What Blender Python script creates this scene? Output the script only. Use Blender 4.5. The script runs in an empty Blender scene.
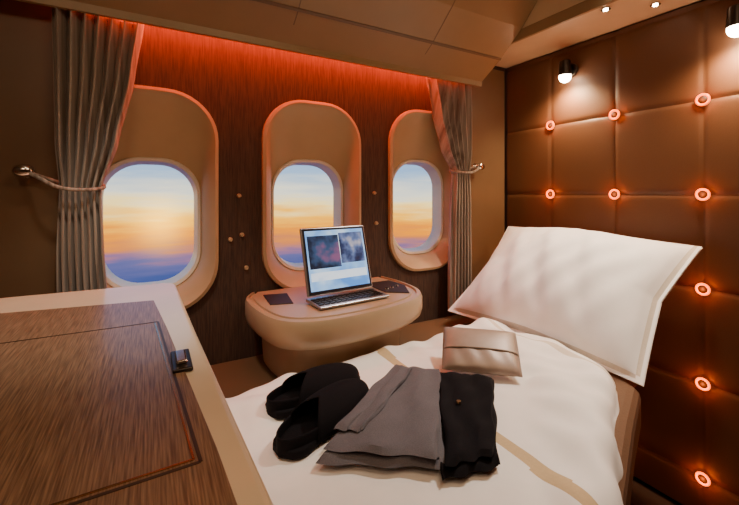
import bpy, bmesh, math, random
from mathutils import Vector, Matrix
random.seed(3)
H=1.12
S=bpy.context.scene
C=S.collection

# ---------------- materials ----------------
def mat(name,col,rough=.5,metal=0,col2=None,scale=(8,8,8),nscale=4,bump=0,emit=None,es=0,spec=.5,sheen=0,detail=4,lo=.35,hi=.65,coat=0):
    m=bpy.data.materials.new(name); m.use_nodes=True
    nt=m.node_tree; b=nt.nodes['Principled BSDF']
    b.inputs['Base Color'].default_value=(*col,1)
    b.inputs['Roughness'].default_value=rough
    b.inputs['Metallic'].default_value=metal
    b.inputs['Specular IOR Level'].default_value=spec
    b.inputs['Sheen Weight'].default_value=sheen
    b.inputs['Coat Weight'].default_value=coat
    if emit:
        b.inputs['Emission Color'].default_value=(*emit,1)
        b.inputs['Emission Strength'].default_value=es
    tc=nt.nodes.new('ShaderNodeTexCoord'); mp=nt.nodes.new('ShaderNodeMapping')
    mp.inputs['Scale'].default_value=scale
    nz=nt.nodes.new('ShaderNodeTexNoise'); nz.inputs['Scale'].default_value=nscale; nz.inputs['Detail'].default_value=detail
    nt.links.new(tc.outputs['Object'],mp.inputs[0]); nt.links.new(mp.outputs[0],nz.inputs['Vector'])
    c2=col2 if col2 else tuple(c*.93 for c in col)
    r=nt.nodes.new('ShaderNodeValToRGB'); r.color_ramp.elements[0].color=(*c2,1); r.color_ramp.elements[1].color=(*col,1)
    r.color_ramp.elements[0].position=lo; r.color_ramp.elements[1].position=hi
    nt.links.new(nz.outputs['Fac'],r.inputs[0]); nt.links.new(r.outputs[0],b.inputs['Base Color'])
    if bump:
        bp=nt.nodes.new('ShaderNodeBump'); bp.inputs['Strength'].default_value=bump; bp.inputs['Distance'].default_value=.004
        nt.links.new(nz.outputs['Fac'],bp.inputs['Height']); nt.links.new(bp.outputs[0],b.inputs['Normal'])
    return m
def screen_mat(name,cols,nscale,es):
    m=bpy.data.materials.new(name); m.use_nodes=True; nt=m.node_tree; b=nt.nodes['Principled BSDF']
    tc=nt.nodes.new('ShaderNodeTexCoord'); nz=nt.nodes.new('ShaderNodeTexNoise'); nz.inputs['Scale'].default_value=nscale; nz.inputs['Detail'].default_value=3
    r=nt.nodes.new('ShaderNodeValToRGB'); n=len(cols)
    r.color_ramp.elements[0].position=.33; r.color_ramp.elements[0].color=(*cols[0],1)
    r.color_ramp.elements[1].position=.67; r.color_ramp.elements[1].color=(*cols[-1],1)
    for i in range(1,n-1):
        e=r.color_ramp.elements.new(.33+.34*i/(n-1)); e.color=(*cols[i],1)
    nt.links.new(tc.outputs['Object'],nz.inputs['Vector']); nt.links.new(nz.outputs['Fac'],r.inputs[0])
    b.inputs['Base Color'].default_value=(.02,.02,.02,1); b.inputs['Roughness'].default_value=.25
    nt.links.new(r.outputs[0],b.inputs['Emission Color']); b.inputs['Emission Strength'].default_value=es
    return m
M={}
M['fabric']=mat('wall_fabric',(.088,.043,.025),.75,col2=(.045,.021,.013),scale=(110,60,6),nscale=3,bump=.25,detail=3)
M['liner']=mat('beige_liner',(.17,.10,.052),.45,nscale=1)
M['bin']=mat('bin_panel',(.34,.215,.105),.4,nscale=1)
M['soffit']=mat('soffit_cream',(.72,.53,.32),.45,nscale=1)
M['frame']=mat('window_liner',(.56,.37,.205),.42,nscale=1)
M['rim']=mat('window_rim',(.85,.73,.58),.35,nscale=1)
M['leather']=mat('brown_leather',(.125,.050,.023),.48,nscale=30,bump=.08,spec=.35)
M['floor']=mat('carpet',(.03,.018,.014),.95,nscale=60,bump=.3)
M['wall']=mat('suite_wall',(.12,.07,.04),.6,nscale=2)
M['wood']=mat('brown_wood',(.36,.22,.14),.38,col2=(.14,.078,.048),scale=(420,14,14),nscale=1.3,detail=5,coat=.1,lo=.33,hi=.68)
M['cream']=mat('cream_lacquer',(.88,.73,.54),.28,nscale=1,coat=.3)
M['inlay']=mat('inlay_line',(.06,.035,.022),.4)
M['gold']=mat('brass',(.62,.43,.25),.25,1)
M['chrome']=mat('chrome',(.75,.7,.65),.15,1)
M['white']=mat('white_linen',(.93,.89,.87),.8,col2=(.90,.86,.84),nscale=3,bump=.06,sheen=.2)
M['band']=mat('taupe_band',(.60,.44,.25),.8,nscale=20)
M['band_pale']=mat('pale_taupe_band',(.70,.61,.51),.8,nscale=20)
M['mattress']=mat('mattress_cover',(.13,.062,.03),.8,nscale=20,bump=.2)
M['dark']=mat('dark_shell',(.02,.011,.008),.6)
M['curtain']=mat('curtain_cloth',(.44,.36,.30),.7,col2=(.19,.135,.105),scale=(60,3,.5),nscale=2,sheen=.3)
M['console']=mat('console_beige',(.43,.30,.18),.35,nscale=1)
M['ledge']=mat('ledge_brown',(.15,.085,.045),.4,nscale=1)
M['black']=mat('black_cloth',(.006,.005,.007),.9,nscale=40,bump=.2,spec=.15)
M['grey']=mat('grey_jersey',(.15,.14,.16),.9,nscale=70,bump=.3,col2=(.115,.105,.12),spec=.2)
M['rose']=mat('pale_satin',(.36,.27,.22),.42,metal=.2,nscale=6,bump=.05)
M['metal']=mat('dark_metal',(.05,.04,.035),.3,.8)
M['shell']=mat('tablet_shell',(.45,.43,.42),.3,.8)
M['glow']=mat('ring_glow',(.5,.09,.01),.4,emit=(1,.13,.003),es=4)
M['bulb']=mat('lamp_bulb',(1,.9,.7),.4,emit=(1,.8,.55),es=45)
M['led']=mat('led_strip',(1,.1,.03),.4,emit=(1,.055,.008),es=32)

# ---------------- helpers ----------------
def link(o,parent=None,m=None):
    C.objects.link(o)
    if m: o.data.materials.append(m)
    if parent: o.parent=parent
    return o
def empty(name):
    e=bpy.data.objects.new(name,None); e.empty_display_size=.05; C.objects.link(e); return e
def obj(name,bm,m=None,parent=None,smooth=True):
    me=bpy.data.meshes.new(name); bmesh.ops.recalc_face_normals(bm,faces=bm.faces); bm.to_mesh(me); bm.free()
    if smooth:
        for p in me.polygons: p.use_smooth=True
        me.set_sharp_from_angle(angle=math.radians(40))
    return link(bpy.data.objects.new(name,me),parent,m)
def bev(o,w,seg=3):
    b=o.modifiers.new('bev','BEVEL'); b.width=w; b.segments=seg; b.limit_method='ANGLE'; return o
def box(name,lo,hi,m,parent=None,bevel=0):
    bm=bmesh.new(); bmesh.ops.create_cube(bm,size=1)
    for v in bm.verts:
        v.co=Vector([(lo[i]+hi[i])/2+v.co[i]*(hi[i]-lo[i]) for i in range(3)])
    o=obj(name,bm,m,parent,smooth=False)
    if bevel: bev(o,bevel)
    return o
def prism(name,pts,z0,z1,m,parent=None,bevel=0,smooth=False):
    bm=bmesh.new(); a=[bm.verts.new((x,y,z0)) for x,y in pts]; b=[bm.verts.new((x,y,z1)) for x,y in pts]
    n=len(pts); bm.faces.new(a); bm.faces.new(b)
    for i in range(n): bm.faces.new((a[i],a[(i+1)%n],b[(i+1)%n],b[i]))
    o=obj(name,bm,m,parent,smooth=smooth)
    if bevel: bev(o,bevel)
    return o
def cyl(name,p0,p1,r0,r1,m,parent=None,seg=24,bevel=0):
    p0=Vector(p0);p1=Vector(p1); d=p1-p0
    bm=bmesh.new(); bmesh.ops.create_cone(bm,cap_ends=True,segments=seg,radius1=r0,radius2=r1,depth=d.length)
    q=d.to_track_quat('Z','Y').to_matrix().to_4x4(); q.translation=(p0+p1)/2
    bm.transform(q); o=obj(name,bm,m,parent)
    if bevel: bev(o,bevel)
    return o
def sphere(name,c,r,m,parent=None,sc=(1,1,1)):
    bm=bmesh.new(); bmesh.ops.create_uvsphere(bm,u_segments=20,v_segments=12,radius=r)
    for v in bm.verts: v.co=Vector((c[0]+v.co.x*sc[0],c[1]+v.co.y*sc[1],c[2]+v.co.z*sc[2]))
    return obj(name,bm,m,parent)
def grid(name,f,nu,nv,m,parent=None,solid=0,sub=0):
    bm=bmesh.new(); V=[[bm.verts.new(f(i/nu,j/nv)) for j in range(nv+1)] for i in range(nu+1)]
    for i in range(nu):
        for j in range(nv): bm.faces.new((V[i][j],V[i+1][j],V[i+1][j+1],V[i][j+1]))
    o=obj(name,bm,m,parent)
    if solid:
        s=o.modifiers.new('s','SOLIDIFY'); s.thickness=solid
    return o
def tube(name,pts,r,m,parent=None):
    cu=bpy.data.curves.new(name,'CURVE'); cu.dimensions='3D'; cu.bevel_depth=r; cu.bevel_resolution=3
    s=cu.splines.new('NURBS'); s.points.add(len(pts)-1); s.use_endpoint_u=True; s.order_u=3
    for p,q in zip(s.points,pts): p.co=(*q,1)
    o=bpy.data.objects.new(name,cu); return link(o,parent,m)
def rr(cx,cz,w,h,r,n=10):
    out=[]
    for sx,sz,a0 in ((1,1,0),(-1,1,90),(-1,-1,180),(1,-1,270)):
        for k in range(n+1):
            a=math.radians(a0+90*k/n)
            out.append((cx+sx*(w/2-r)+r*math.cos(a),cz+sz*(h/2-r)+r*math.sin(a)))
    return out
def interp(t,xs,ys):
    if t<=xs[0]: return ys[0]
    for i in range(len(xs)-1):
        if t<=xs[i+1]:
            u=(t-xs[i])/(xs[i+1]-xs[i]); u=u*u*(3-2*u)*.4+u*.6
            return ys[i]+(ys[i+1]-ys[i])*u
    return ys[-1]

# ---------------- room shell ----------------
YW=1.43; XR=1.64; XL=-.95; YB=-1.2; ZC=H+.92
wins=[(0.0,-.028),(.56,-.010),(1.11,.012)]   # centre x, panel centre z rel
def wall_curve():
    cu=bpy.data.curves.new('ww','CURVE'); cu.dimensions='2D'; cu.fill_mode='BOTH'
    def poly(pts):
        s=cu.splines.new('POLY'); s.points.add(len(pts)-1); s.use_cyclic_u=True
        for p,q in zip(s.points,pts): p.co=(q[0],q[1],0,1)
    poly([(XL,0),(XR,0),(XR,ZC),(XL,ZC)])
    for x,z in wins: poly(rr(x,H+z,.385,.715,.15))
    o=bpy.data.objects.new('tmp',cu); C.objects.link(o)
    dg=bpy.context.evaluated_depsgraph_get(); me=bpy.data.meshes.new_from_object(o.evaluated_get(dg))
    bpy.data.objects.remove(o)
    me.transform(Matrix.Translation((0,YW,0))@Matrix.Rotation(math.radians(90),4,'X'))
    me.materials.clear()
    w=bpy.data.objects.new('wall_window_side',me); link(w,None,M['fabric'])
wall_curve()
box('floor',(XL-.1,YB-.1,-.06),(XR+.1,YW+.25,0),M['floor'])
box('ceiling',(XL-.1,YB-.1,ZC),(XR+.1,YW+.25,ZC+.05),M['bin'])
box('wall_headboard_side',(XR+.02,YB,0),(XR+.08,YW+.02,ZC),M['wall'])
box('wall_left',(XL-.06,YB,0),(XL,YW,ZC),M['wall'])
box('wall_back',(XL,YB-.06,0),(XR,YB,ZC),M['wall'])

# windows
for k,(x,zc) in enumerate(wins):
    e=empty('window_%d'%(k+1))
    zg=H+zc-.078
    loops=[(x,H+zc,.41,.74,.16,YW-.002),(x,H+zc,.407,.737,.16,YW-.016),(x,H+zc,.385,.715,.15,YW-.020),
           (x,H+zc,.362,.692,.145,YW-.006),(x,H+zc-.02,.33,.60,.14,YW+.02),(x,zg,.305,.445,.125,YW+.06)]
    bm=bmesh.new(); prev=None
    for cx,cz,w,h,r,y in loops:
        L=[bm.verts.new((a,y,b)) for a,b in rr(cx,cz,w,h,r)]
        if prev:
            n=len(L)
            for i in range(n): bm.faces.new((prev[i],prev[(i+1)%n],L[(i+1)%n],L[i]))
        prev=L
    obj('liner',bm,M['frame'],e)
    bm=bmesh.new(); prev=None
    for w,h,r,y in ((.315,.455,.13,YW+.062),(.305,.445,.125,YW+.050),(.288,.425,.12,YW+.055),(.28,.415,.115,YW+.085),(.275,.41,.115,YW+.12)):
        L=[bm.verts.new((a,y,b)) for a,b in rr(x,zg,w,h,r)]
        if prev:
            n=len(L)
            for i in range(n): bm.faces.new((prev[i],prev[(i+1)%n],L[(i+1)%n],L[i]))
        prev=L
    obj('rim',bm,M['rim'],e)
# outer fuselage skin around the windows closes the wall cavity
cu=bpy.data.curves.new('fs','CURVE'); cu.dimensions='2D'; cu.fill_mode='BOTH'
def poly(cu,pts):
    s=cu.splines.new('POLY'); s.points.add(len(pts)-1); s.use_cyclic_u=True
    for p,q in zip(s.points,pts): p.co=(q[0],q[1],0,1)
poly(cu,[(XL,0),(XR+.05,0),(XR+.05,ZC),(XL,ZC)])
for x,zc in wins: poly(cu,rr(x,H+zc-.078,.275,.41,.115))
o=bpy.data.objects.new('tmp',cu); C.objects.link(o)
me=bpy.data.meshes.new_from_object(o.evaluated_get(bpy.context.evaluated_depsgraph_get())); bpy.data.objects.remove(o)
me.transform(Matrix.Translation((0,YW+.12,0))@Matrix.Rotation(math.radians(90),4,'X')); me.materials.clear()
link(bpy.data.objects.new('wall_fuselage_skin',me),None,M['rim'])

# plain liner sections beside the curtains
box('trim_1',(XL,YW-.02,0),(-.215,YW-.001,H+.64),M['liner'],bevel=.004)
box('trim_2',(1.335,YW-.02,0),(XR-.02,YW-.001,H+.64),M['liner'],bevel=.004)

# small studs between windows
st=empty('wall_stud_set')
for i,(x,z) in enumerate(((.275,-.01),(.285,-.15),(.245,-.165),(.835,.0),(.845,-.13),(.30,-.27))):
    cyl('stud_%d'%i,(x,YW,H+z),(x,YW-.010,H+z),.008,.006,M['frame'],st)

# overhead bin above windows
def profile_x(name,prof,x0,x1,m,parent=None):
    bm=bmesh.new(); a=[bm.verts.new((x0,y,H+z)) for y,z in prof]; b=[bm.verts.new((x1,y,H+z)) for y,z in prof]
    n=len(prof); bm.faces.new(a); bm.faces.new(b)
    for i in range(n): bm.faces.new((a[i],a[(i+1)%n],b[(i+1)%n],b[i]))
    return obj(name,bm,m,parent,smooth=False)
ob=empty('overhead_bin')
profile_x('bin_front',[(1.425,.60),(1.345,.59),(1.345,.508),(1.33,.508),(1.328,.53),(1.22,.60),(1.10,.70),(1.02,.79),(.97,.915),(1.425,.915)],XL,1.37,M['bin'],ob)
for i,x in enumerate((-.16,.42,.98)):
    profile_x('seam_%d'%i,[(1.3285,.531),(1.2185,.6),(1.0985,.7),(1.0185,.79),(1.0215,.79),(1.1015,.7),(1.2215,.6),(1.3315,.531)],x,x+.004,M['liner'],ob)
profile_x('trim_line',[(1.218,.597),(1.210,.604),(1.214,.609),(1.222,.602)],XL,1.37,M['liner'],ob)
so=empty('overhead_soffit')
box('soffit_panel',(1.375,YB+.01,H+.662),(XR+.015,YW-.001,ZC-.002),M['soffit'],so,.012)
box('soffit_lip',(1.372,YB+.01,H+.656),(1.386,1.40,H+.70),M['bin'],so,.003)
for i,(x,y) in enumerate(((1.415,.78),(1.53,.675))):
    cyl('downlight_ring_%d'%i,(x,y,H+.663),(x,y,H+.656),.014,.016,M['chrome'],so)
    cyl('downlight_bulb_%d'%i,(x,y,H+.656),(x,y,H+.653),.008,.008,M['bulb'],so)
# LED cove
box('led_cove_strip',(-.12,1.36,H+.575),(1.27,1.38,H+.588),M['led'])

# ---------------- headboard wall ----------------
hb=empty('quilted_headboard')
cols=[1.152-.287*k for k in range(-1,8)]
rows=[.317-.322*k for k in range(-1,5)]
Y0,Y1=YB+.02,YW-.022; Z0,Z1=.02,H+.655
def fh(u,v):
    y=Y0+(Y1-Y0)*u; z=Z0+(Z1-Z0)*v
    dy=min(abs(y-c) for c in cols); dz=min(abs(z-H-c) for c in rows)
    d=0.006*(1-math.exp(-(dy/.008)**1.2))*(1-math.exp(-(dz/.008)**1.2))
    p=math.exp(-((dy**2+dz**2)/.035**2)); d-=.004*p
    return (XR-d,y,z)
grid('quilted_panels',fh,420,300,M['leather'],hb)
for i,y in enumerate(cols[1:]):
    for j,z in enumerate(rows[1:]):
        if y<Y0+.05 or H+z<.08: continue
        bm=bmesh.new(); R,r=.0175,.0038; n1,n2=28,10
        V=[[bm.verts.new((XR-.006+r*math.sin(b)*1.0-.004, y+(R+r*math.cos(b))*math.cos(a), H+z+(R+r*math.cos(b))*math.sin(a))) for b in [2*math.pi*q/n2 for q in range(n2)]] for a in [2*math.pi*q/n1 for q in range(n1)]]
        for a in range(n1):
            for b in range(n2): bm.faces.new((V[a][b],V[(a+1)%n1][b],V[(a+1)%n1][(b+1)%n2],V[a][(b+1)%n2]))
        obj('ring_%d_%d'%(i,j),bm,M['glow'],hb)
        sphere('cap_%d_%d'%(i,j),(XR-.008,y,H+z),.0145,M['dark'],hb,(.5,1,1))
        if i<4:
            l=bpy.data.lights.new('ring_light','POINT'); l.energy=.26; l.color=(1,.16,.015); l.shadow_soft_size=.01
            o=bpy.data.objects.new('ring_light',l); o.location=(XR-.030,y,H+z); C.objects.link(o); o.parent=hb

# reading lamps
def reading_lamp(y):
    e=empty('reading_lamp')
    z=H+.545
    cyl('plate',(XR-.0095,y,z),(XR-.024,y,z),.03,.03,M['metal'],e,bevel=.003)
    cyl('arm',(XR-.02,y,z),(XR-.06,y,z),.009,.009,M['metal'],e)
    cyl('head',(XR-.06,y,z+.035),(XR-.06,y,z-.03),.022,.026,M['metal'],e,bevel=.004)
    sphere('bulb',(XR-.06,y,z-.036),.025,M['bulb'],e)
    l=bpy.data.lights.new('lamp_light','SPOT'); l.energy=22; l.spot_size=math.radians(155); l.spot_blend=.9; l.color=(1,.74,.42); l.shadow_soft_size=.03
    o=bpy.data.objects.new('lamp_light',l); o.location=(XR-.068,y,z-.066); o.rotation_euler=(0,math.radians(-14),0); C.objects.link(o); o.parent=e
reading_lamp(1.045); reading_lamp(.475)

# ---------------- curtains ----------------
def curtain(zs,xl,xr,y,folds,knob,flip):
    e=empty('window_curtain')
    def f(u,v):
        z=zs[0]+(zs[-1]-zs[0])*v
        a=interp(-z,[-q for q in zs],xl); b=interp(-z,[-q for q in zs],xr)
        w=b-a
        amp=.018*min(1,w/.14)+.006
        ph=u*folds*2*math.pi
        return (a+w*u+.004*math.sin(ph*2+z*3), y+amp*math.sin(ph+.5*math.sin(z*4)), H+z)
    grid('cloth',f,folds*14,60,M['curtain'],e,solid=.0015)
    zt=.015 if not flip else .10
    a=interp(-zt,[-q for q in zs],xl); b=interp(-zt,[-q for q in zs],xr)
    kx,kz=knob
    side=a if not flip else b
    oth=b if not flip else a
    pts=[(kx,YW-.045,H+kz),((kx+side)/2,y-.035,H+(kz+zt)/2+.005),(side,y-.045,H+zt),((a+b)/2,y-.05,H+zt-.008),(oth+(.01 if not flip else -.01),y-.02,H+zt-.002),(oth,y+.035,H+zt+.01),((a+b)/2,y+.04,H+zt+.01),(side,y+.035,H+zt+.01),(kx,YW-.04,H+kz)]
    tube('tieback',pts,.005,M['curtain'],e)
    cyl('knob_plate',(kx,YW-.021,H+kz),(kx,YW-.028,H+kz),.02,.018,M['chrome'],e)
    cyl('knob_stem',(kx,YW-.022,H+kz),(kx,YW-.06,H+kz),.007,.007,M['chrome'],e)
    sphere('knob',(kx,YW-.066,H+kz),.018,M['chrome'],e,(1.3,.7,1))
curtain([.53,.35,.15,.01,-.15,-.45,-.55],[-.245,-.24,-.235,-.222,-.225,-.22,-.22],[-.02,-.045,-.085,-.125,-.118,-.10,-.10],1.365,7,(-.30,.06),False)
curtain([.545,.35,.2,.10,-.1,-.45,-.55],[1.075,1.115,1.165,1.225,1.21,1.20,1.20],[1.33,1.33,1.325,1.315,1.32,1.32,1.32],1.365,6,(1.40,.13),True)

# ---------------- cabinet (left foreground) ----------------
cb=empty('storage_cabinet')
outer=[(.095,.18),(.088,.31),(.072,.76),(.06,1.19),(.045,1.215),(-.27,1.235),(XL+.02,1.255),(XL+.02,.18)]
prism('body',outer,.0,H-.25,M['cream'],cb,bevel=.008)
woodp=[(.066,.20),(.056,.40),(.026,.80),(.006,1.02),(-.27,1.065),(XL+.04,1.12),(XL+.04,.20)]
prism('wood_top',woodp,H-.252,H-.2475,M['wood'],cb,bevel=.001)
def strip(name,a,b,w,z,m,p):
    a=Vector(a);b=Vector(b);d=(b-a).normalized();n=Vector((-d.y,d.x))*w/2
    return prism(name,[tuple(a-n),tuple(b-n),tuple(b+n),tuple(a+n)],z,z+.0015,m,p)
A=(.012,.845);B=(.040,.385);Cc=(-.6,.37);D=(-.6,.86)
zt=H-.2485
for i,(p,q) in enumerate(((A,B),(B,Cc),(Cc,D),(D,A))):
    strip('inlay_%d'%i,p,q,.0035,zt,M['inlay'],cb)
A2=(.0065,.839);B2=(.0345,.391)
strip('inlay_hi_0',A2,B2,.002,zt+.0006,M['gold'],cb); strip('inlay_hi_1',B2,(-.6,.377),.002,zt+.0006,M['gold'],cb)
lt=empty('latch'); lt.parent=cb
box('latch_plate',(.026,.59,H-.249),(.052,.665,H-.243),M['metal'],lt,.002)
box('latch_lever',(.031,.605,H-.243),(.046,.65,H-.237),M['chrome'],lt,.003)

# ---------------- window ledge by the bed ----------------
box('side_ledge',(.10,1.11,.0),(1.60,YW-.022,H-.582),M['ledge'],bevel=.015)

# ---------------- bed ----------------
bed=empty('bed')
nx=[.10,.30,.642,.78,.968,1.17,1.3]; ny=[.25,.26,.325,.41,.515,.61,.62]
fx=[.10,.35,.65,.9,1.17]; fy=[1.02,1.04,1.075,1.085,1.09]
def yn(x): return interp(x,nx,ny)
def yf(x): return interp(x,fx,fy)
mp=[(.10,yn(.1)+.03),(.3,yn(.3)+.02),(.642,.335),(.8,.40),(1.0,.485),(1.19,.56),(1.28,.66),(1.58,.72),(1.60,1.09),(.10,1.01)]
prism('mattress',mp,H-.68,H-.545,M['mattress'],bed,bevel=.03)
bp=[(.12,.36),(.642,.43),(.8,.50),(1.0,.58),(1.2,.66),(1.28,.72),(1.58,.78),(1.58,1.08),(.12,1.0)]
prism('bed_base',bp,.0,H-.675,M['dark'],bed,bevel=.01)
TOP=-.488
def duv(x,s):
    """s in 0..1 across: near hem -> far hem"""
    n=yn(x); f=yf(x); r=.05
    drop=.30 if x<.6 else interp(x,[.6,.9,1.17],[.30,.12,.06])
    Lw=f-n; tot=drop+Lw+.07
    d=s*tot
    if d<drop:
        q=drop-d; y=n-.006*math.sin(x*40)*min(1,q/.1); z=TOP-r-q*(1-r/max(drop,.01)) ; y+= .01*math.exp(-q/.03)-.01
    elif d<drop+Lw:
        y=n+(d-drop); z=TOP-r
    else:
        y=f+.004; z=TOP-r-(d-drop-Lw)*.9
    dn=max(0,min(1,(y-n)/r)); df=max(0,min(1,(f-y)/r))
    if drop<=d<=drop+Lw:
        z=TOP-r+r*math.sqrt(max(0,1-(1-dn)**2))*math.sqrt(max(0,1-(1-df)**2))
    if x>1.12:
        t=min(1,(x-1.12)/.05); z-= .045*(1-math.sqrt(max(0,1-t*t)))
    w=.007*math.sin(9*x+14*y+2*math.sin(7*y))+.006*math.sin(31*x-17*y+3*math.sin(5*x))+.0035*math.sin(52*y+21*x)+.004*math.sin(60*x+12*y+4*math.sin(9*y))
    # cloth is pressed flat beneath the clothes and slippers
    press=math.exp(-(max(0,abs((x-.48)*.77+(y-.70)*.64)-.29)/.05)**2)*math.exp(-(max(0,abs(-(x-.48)*.64+(y-.70)*.77)-.24)/.04)**2)
    w*=1-.93*press
    big=.012*math.exp(-((x-1.0)/.10)**2-((y-.85)/.25)**2)
    return (x,y,H+z+w+big*(1-press)-.006*press)
du=grid('duvet',lambda u,v: duv(.10+1.07*u,v),190,170,M['white'],bed,solid=0)
du.data.materials.append(M['band']); du.data.materials.append(M['band_pale'])
for p in du.data.polygons:
    c=p.center
    xs=.615+.03*(c.y-.7)
    if abs(c.x-xs)<.015: p.material_index=1
    elif 1.09<c.x<1.112: p.material_index=2

# ---------------- pillow ----------------
def pillow():
    e=empty('pillow')
    W,Lh,T=.71,.52,.125
    ang=math.radians(46)
    bvec=Vector((math.cos(ang),0,math.sin(ang))); n=Vector((-math.sin(ang),0,math.cos(ang)))
    avec=Vector((0.03,-1,.0)).normalized()
    c0=Vector((1.372,.94,H-.339))
    def surf(sgn):
        def f(u,v):
            a=(u*2-1); b=(v*2-1)
            aa=a*(W/2)*(1-.02*(1-b*b)); bb=b*(Lh/2)*(1-.02*(1-a*a))
            ca=max(0,1-(abs(a)/.95)**2.2); cb_=max(0,1-(abs(b)/.96)**2.2)
            h=T*(ca*cb_)**.55
            if sgn<0: h*=.55
            wr=(.007*math.sin(14*a+5*b)+.005*math.sin(9*b-21*a)+.005*math.sin(30*a+8*b)*abs(b))*ca*cb_
            p=c0+avec*aa+bvec*bb+n*(sgn*(h+.003)+wr)
            k=max(0,a)*max(0,-b); p+=Vector((-.01,-.03,-.012))*k
            k2=max(0,a)*max(0,b); p+=Vector((0,-.03,-.025))*k2
            k3=max(0,-a)*max(0,-b); p+=Vector((-.05,.0,.01))*k3
            k4=max(0,-a)*max(0,b); p+=Vector((-.04,-.01,-.01))*k4
            return p
        return f
    t=grid('case_front',surf(1),72,54,M['white'],e); grid('case_back',surf(-1),72,54,M['white'],e)
    t.data.materials.append(M['band_pale'])
    for p in t.data.polygons:
        i,j=divmod(p.index,54)
        a=(i+.5)/72*2-1; b=(j+.5)/54*2-1
        if (.935<a<.96 and b>-.94) or (-.96<b<-.92 and abs(a)<.95): p.material_index=1
pillow()

# ---------------- items on bed ----------------
def bil(cs,u,v):
    a,b,c,d=[Vector(q) for q in cs]
    return a*(1-u)*(1-v)+b*u*(1-v)+c*u*v+d*(1-u)*v
def slab(name,cs,z,th,m,parent,seed=0,amp=.004):
    def f(u,v):
        p=bil(cs,u,v)
        return p
    n=36; bm=bmesh.new()
    top=[];bot=[]
    for i in range(n+1):
        tr=[];br=[]
        for j in range(n+1):
            u=i/n;v=j/n;p=f(u,v)
            e=min(u,1-u,v,1-v); k=math.sqrt(max(0,1-(1-min(1,e/.06))**2))
            w=amp*(math.sin(11*u+6*v+seed)+.6*math.sin(23*v-9*u+seed*2))*k
            jx=.004*math.sin(13*v+seed); jy=.004*math.sin(15*u+seed*3)
            tr.append(bm.verts.new((p.x+jx,p.y+jy,z+th*.5+th*.5*k+w)))
            br.append(bm.verts.new((p.x+jx,p.y+jy,z+th*.5-th*.5*k)))
        top.append(tr);bot.append(br)
    for i in range(n):
        for j in range(n):
            bm.faces.new((top[i][j],top[i+1][j],top[i+1][j+1],top[i][j+1]))
            bm.faces.new((bot[i][j],bot[i][j+1],bot[i+1][j+1],bot[i+1][j]))
    bmesh.ops.remove_doubles(bm,verts=bm.verts,dist=.0002)
    return obj(name,bm,m,parent)
zb=H+TOP-.003
pj=empty('folded_pyjamas')
slab('trousers_black',[(.42,.50),(.535,.475),(.765,.70),(.64,.815)],zb,.020,M['black'],pj,2,.003)
slab('trousers_fold',[(.44,.505),(.53,.487),(.75,.695),(.65,.79)],zb+.018,.014,M['black'],pj,5,.003)
slab('top_body',[(.250,.640),(.445,.515),(.665,.79),(.59,.865)],zb+.002,.020,M['grey'],pj,1,.003)
slab('top_fold',[(.27,.645),(.435,.525),(.655,.785),(.585,.85)],zb+.021,.014,M['grey'],pj,3,.003)
slab('top_sleeve',[(.305,.675),(.355,.64),(.59,.805),(.565,.85)],zb+.034,.010,M['grey'],pj,4,.002)
cyl('badge',(.585,.635,zb+.033),(.585,.635,zb+.037),.006,.005,M['gold'],pj)

def slipper(heel,toe,z):
    e=empty('slipper')
    a=Vector(heel);b=Vector(toe);L=(b-a).length;d=(b-a)/L;nrm=Vector((-d.y,d.x))
    def wid(t): # half width
        base=.040+.012*math.sin(math.pi*min(1,max(0,(t-.25)/.75)))-.006*math.exp(-((t-.4)/.15)**2)
        end=1
        if t<.14: end=math.sqrt(max(0,1-((.14-t)/.14)**2))
        if t>.82: end=math.sqrt(max(0,1-((t-.82)/.18)**2))
        return base*end
    n=30; pts=[]
    for i in range(n+1):
        t=i/n; p=a+d*(L*t)+nrm*wid(t); pts.append((p.x,p.y))
    for i in range(n-1,0,-1):
        t=i/n; p=a+d*(L*t)-nrm*wid(t); pts.append((p.x,p.y))
    prism('sole',pts,z,z+.016,M['black'],e,bevel=.003)
    def f(u,v):
        t=.40+.598*u
        if u>0.999: t=.999
        w=wid(t)*1.03; ph=math.pi*v
        hh=.045*math.sqrt(max(0,1-u**3))*(1-.15*u)+.012
        p=a+d*(L*t-.05*(1-u)*abs(math.cos(ph)))+nrm*(w*math.cos(ph))
        return (p.x,p.y,z+.008+hh*math.sin(ph)**.8 if 0<v<1 else z+.008)
    grid('upper',f,24,24,M['black'],e,solid=.003)
    def g(u,v):
        p=a+d*(L*(.16)+L*(.16)*(-math.sin(math.pi*u)) + L*.22*(1-math.sin(math.pi*u)))+nrm*(.041*math.cos(math.pi*u))
        return (p.x,p.y,z+.008+.028*v)
    grid('heel',g,24,6,M['black'],e,solid=.003)
slipper((.222,.845),(.475,.905),zb+.001)
slipper((.205,.700),(.455,.830),zb+.001)

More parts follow.
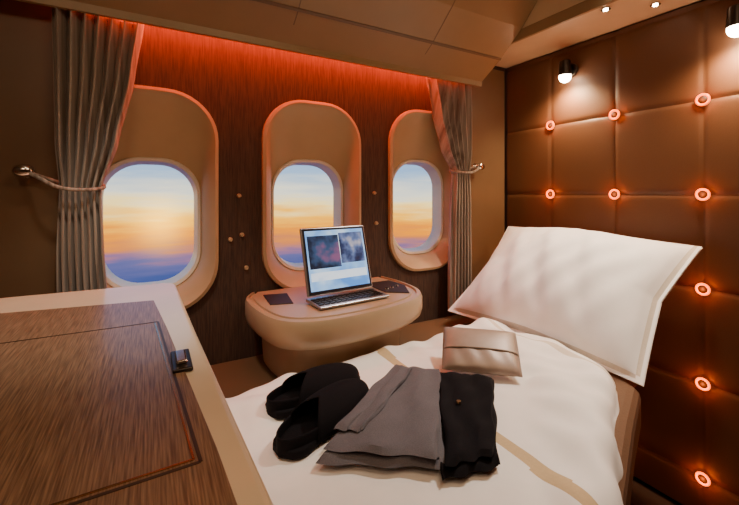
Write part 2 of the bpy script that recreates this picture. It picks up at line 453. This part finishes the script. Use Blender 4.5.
# clutch pouch
def pouch():
    e=empty('amenity_pouch')
    ux=Vector((.738,-.676,0)).normalized(); t=math.radians(30)
    uy=Vector((.676*math.cos(t),.738*math.cos(t),math.sin(t))).normalized(); un=ux.cross(uy)
    base=Vector((.762,.742,zb+.003))
    W,Lh,T=.205,.14,.032
    def f(s):
        def g(u,v):
            a=u*2-1;b=v*2-1
            k=(max(0,1-abs(a)**5)*max(0,1-abs(b)**5))**.5
            bul=.010*(1-a*a)*(1-b*b)+.0015*math.sin(12*a+4*b)
            return base+ux*(a*W/2)+uy*(v*Lh)+un*((s*(T/2)*k)+s*bul*.6+T/2)
        return g
    grid('body_front',f(1),40,30,M['rose'],e); grid('body_back',f(-1),40,30,M['rose'],e)
    def fl(u,v):
        a=u*2-1; 
        vv=.42+.56*v; b=vv*2-1
        k=(max(0,1-abs(a)**5)*max(0,1-abs(b)**5))**.5
        return base+ux*(a*W/2*.99)+uy*(vv*Lh)+un*((T/2)*k+.010*(1-a*a)*(1-b*b)*.6+T/2+.003)
    grid('flap',fl,40,20,M['rose'],e,solid=.002)
pouch()

# ---------------- side console + tablet ----------------
cs=empty('side_console')
ctrl=[(.31,YW-.024),(.275,1.33),(.278,1.18),(.315,1.05),(.42,.995),(.60,1.00),(.78,1.05),(.865,1.14),(.885,1.28),(.87,YW-.024)]
def smooth_open(P,n=8):
    out=[]
    Q=[P[0]]+P+[P[-1]]
    for i in range(1,len(Q)-2):
        p0,p1,p2,p3=[Vector(q) for q in Q[i-1:i+3]]
        for k in range(n):
            t=k/n
            out.append(tuple(.5*((2*p1)+(-p0+p2)*t+(2*p0-5*p1+4*p2-p3)*t*t+(-p0+3*p1-3*p2+p3)*t**3)))
    out.append(P[-1]); return out
oc=smooth_open(ctrl)
def shrink(P,k,c=(.575,YW-.02)): return [(c[0]+(x-c[0])*k,c[1]+(y-c[1])*k) for x,y in P]
DZ=-.012
bm=bmesh.new(); prev=None
for k,z in ((.0,-.345),(.90,-.345),(.905,-.350),(.945,-.350),(.95,-.343),(.985,-.345),(1,-.357),(1,-.395),(.985,-.415),(.94,-.432),(.84,-.438),(.81,-.45),(.78,-.568)):
    L=[bm.verts.new((x,y,H+z+DZ)) for x,y in shrink(oc,max(k,.01))]
    if prev:
        for i in range(len(L)-1): bm.faces.new((prev[i],prev[i+1],L[i+1],L[i]))
    prev=L
obj('pod',bm,M['console'],cs)
prism('phone_tray',[(.73,1.17),(.80,1.12),(.85,1.22),(.84,1.32),(.73,1.32)],H-.346+DZ,H-.341+DZ,M['dark'],cs,bevel=.002)
prism('left_tray',[(.33,1.22),(.40,1.20),(.42,1.33),(.34,1.35)],H-.346+DZ,H-.342+DZ,M['dark'],cs,bevel=.002)
for i in range(3):
    cyl('control_%d'%i,(.755+.028*i,1.20+.01*i,H-.341+DZ),(.755+.028*i,1.20+.01*i,H-.337+DZ),.007,.006,M['chrome'],cs)

tb=empty('tablet_computer')
def tablet():
    rx=Vector((.985,.08,0)).normalized(); back=Vector((-.08,.985,0)).normalized()
    t=math.radians(16)
    up=(Vector((0,0,1))*math.cos(t)+back*math.sin(t)).normalized()
    nn=rx.cross(up)
    org=Vector((.437,1.165,H-.3335))
    W,Hh=.252,.225
    def plate(name,u0,u1,v0,v1,d0,d1,m,bevel=0):
        bm=bmesh.new(); vs=[]
        for d in (d0,d1):
            for (u,v) in ((u0,v0),(u1,v0),(u1,v1),(u0,v1)): vs.append(bm.verts.new(org+rx*u+up*v+nn*d))
        for q in ((0,1,2,3),(4,5,6,7),(0,1,5,4),(1,2,6,5),(2,3,7,6),(3,0,4,7)): bm.faces.new([vs[i] for i in q])
        o=obj(name,bm,m,tb,smooth=False)
        if bevel: bev(o,bevel)
    plate('housing',0,W,0,Hh,-.012,0,M['shell'],.004)
    d1=mat('screen_bezel',(.02,.02,.03),.3)
    scr=screen_mat('screen_page',[(.10,.30,.75),(.35,.60,.95),(.85,.93,1)],9,1.3)
    i1=screen_mat('screen_image',[(.006,.008,.02),(.01,.02,.05),(.05,.10,.22),(.30,.12,.25)],13,.9)
    i2=screen_mat('screen_image_b',[(.01,.012,.03),(.03,.05,.14),(.18,.25,.5),(.8,.7,.7)],15,.9)
    i3=screen_mat('screen_thumb',[(.5,.65,.9),(.8,.88,1),(.95,.97,1)],14,1.3)
    plate('bezel',.005,W-.005,.005,Hh-.005,.0,.0012,d1)
    plate('display',.012,W-.012,.014,Hh-.012,.0012,.0018,scr)
    plate('image_left',.018,W*.54,.085,Hh-.030,.0018,.0022,i1)
    plate('image_right',W*.55,W-.018,.095,Hh-.024,.0018,.0022,i2)
    plate('caption_strip',.018,W-.018,.045,.072,.0018,.0022,i3)
    dk=[]
    bm=bmesh.new(); 
    fwd=-back
    for z in (-.0195,-.008):
        for (u,w) in ((-.0,-.02),(W+.01,-.02),(W+.01,.085),(-.0,.085)):
            dk.append(bm.verts.new(org+rx*u+fwd*w+Vector((0,0,z-(.004 if w>0 and z>-.01 else 0)))))
    for q in ((0,1,2,3),(4,5,6,7),(0,1,5,4),(1,2,6,5),(2,3,7,6),(3,0,4,7)): bm.faces.new([dk[i] for i in q])
    bev(obj('keyboard_dock',bm,M['shell'],tb,smooth=False),.003)
    bm=bmesh.new()
    R=Matrix((( *rx,0),( *back,0),(0,0,1,0),(0,0,0,1))).transposed()
    for r in range(4):
        for k in range(12):
            c=org+rx*(.014+.0203*k)+fwd*(.010+.017*r)+Vector((0,0,-.0078-.004*(.01+.017*r)/.085))
            g=bmesh.ops.create_cube(bm,size=1)['verts']
            for v in g: v.co=(Matrix.Translation(c)@R)@Vector((v.co.x*.016,v.co.y*.013,v.co.z*.004))
    obj('keys',bm,M['metal'],tb,smooth=False)
tablet()

# ---------------- world (sunset sky) ----------------
w=bpy.data.worlds.new('sunset_sky'); S.world=w; w.use_nodes=True; nt=w.node_tree
bg=nt.nodes['Background']; bg.inputs[1].default_value=1.1
tc=nt.nodes.new('ShaderNodeTexCoord'); sx=nt.nodes.new('ShaderNodeSeparateXYZ')
nz=nt.nodes.new('ShaderNodeTexNoise'); mpn=nt.nodes.new('ShaderNodeMapping'); mpn.inputs['Scale'].default_value=(3.5,3.5,34); nz.inputs['Scale'].default_value=1.7; nz.inputs['Detail'].default_value=6
nt.links.new(tc.outputs['Generated'],sx.inputs[0]); nt.links.new(tc.outputs['Generated'],mpn.inputs[0]); nt.links.new(mpn.outputs[0],nz.inputs['Vector'])
ma=nt.nodes.new('ShaderNodeMath'); ma.operation='MULTIPLY_ADD'; ma.inputs[1].default_value=.09; nt.links.new(nz.outputs['Fac'],ma.inputs[0])
sb=nt.nodes.new('ShaderNodeMath'); sb.operation='SUBTRACT'; sb.inputs[1].default_value=.045; nt.links.new(sx.outputs['Z'],sb.inputs[0]); nt.links.new(sb.outputs[0],ma.inputs[2])
mr=nt.nodes.new('ShaderNodeMapRange'); mr.inputs[1].default_value=-.25; mr.inputs[2].default_value=.12; nt.links.new(ma.outputs[0],mr.inputs[0])
cr=nt.nodes.new('ShaderNodeValToRGB'); E=cr.color_ramp.elements
# pos = (elev+.25)/.37
E[0].position=0; E[0].color=(.05,.09,.32,1); E[1].position=1; E[1].color=(.20,.45,.92,1)
for p,c in ((.14,(.07,.11,.36)),(.24,(.16,.16,.42)),(.29,(.42,.20,.34)),(.35,(.95,.30,.10)),(.43,(1.5,.45,.0)),(.51,(1.9,.85,.03)),(.59,(1.9,1.35,.45)),(.67,(1.3,1.25,1.0)),(.82,(.50,.74,1.05))):
    e=E.new(p); e.color=(*c,1)
nt.links.new(mr.outputs[0],cr.inputs[0])
dt=nt.nodes.new('ShaderNodeVectorMath'); dt.operation='DOT_PRODUCT'; dt.inputs[1].default_value=Vector((.02,1,-.07)).normalized()
nt.links.new(tc.outputs['Generated'],dt.inputs[0])
pw=nt.nodes.new('ShaderNodeMath'); pw.operation='POWER'; pw.inputs[1].default_value=900; pw.use_clamp=True; nt.links.new(dt.outputs['Value'],pw.inputs[0])
mx=nt.nodes.new('ShaderNodeMix'); mx.data_type='RGBA'; mx.blend_type='ADD'; mx.inputs['B'].default_value=(1.8,.9,.05,1)
nt.links.new(pw.outputs[0],mx.inputs['Factor']); nt.links.new(cr.outputs[0],mx.inputs['A'])
nt.links.new(mx.outputs['Result'],bg.inputs[0])

# ---------------- lights ----------------
def area(name,loc,target,size,en,col,sy=None):
    l=bpy.data.lights.new(name,'AREA'); l.energy=en; l.color=col; l.size=size
    if sy: l.shape='RECTANGLE'; l.size_y=sy
    o=bpy.data.objects.new(name,l); o.location=loc
    o.rotation_euler=(Vector(target)-Vector(loc)).to_track_quat('-Z','Y').to_euler(); C.objects.link(o); return o
area('fill_light',(.45,.15,ZC-.03),(.55,.7,0),.5,6.5,(1,.68,.40))  # added warm fill out of view above the bed, no fixture behind it
area('fill_light_aft',(-.35,-.1,ZC-.03),(-.2,.6,.8),.4,4.5,(1,.70,.43))  # second added fill, unseen behind the camera, lifts the cabinet side
area('cove_light',(.575,1.385,H+.565),(.575,1.43,H+.2),1.36,4.2,(1,.10,.018),.02)
def spot(name,loc,tgt,en,size,col):
    l=bpy.data.lights.new(name,'SPOT'); l.energy=en; l.spot_size=math.radians(size); l.spot_blend=.8; l.color=col; l.shadow_soft_size=.05
    o=bpy.data.objects.new(name,l); o.location=loc; o.rotation_euler=(Vector(tgt)-Vector(loc)).to_track_quat('-Z','Y').to_euler(); C.objects.link(o)
spot('bed_downlight',(1.30,.62,ZC-.04),(1.0,.75,.6),66,75,(1,.88,.76))
spot('cabinet_downlight',(-.1,.80,ZC-.04),(-.02,1.08,.87),32,55,(1,.86,.68))

# ---------------- camera ----------------
cd=bpy.data.cameras.new('camera'); cam=bpy.data.objects.new('camera',cd); C.objects.link(cam)
cam.location=(0,0,H); cam.rotation_euler=(math.radians(90),0,math.radians(-29.6))
cd.sensor_width=36; cd.lens=385/739*36; cd.shift_y=-.0805; cd.clip_start=.01
S.camera=cam
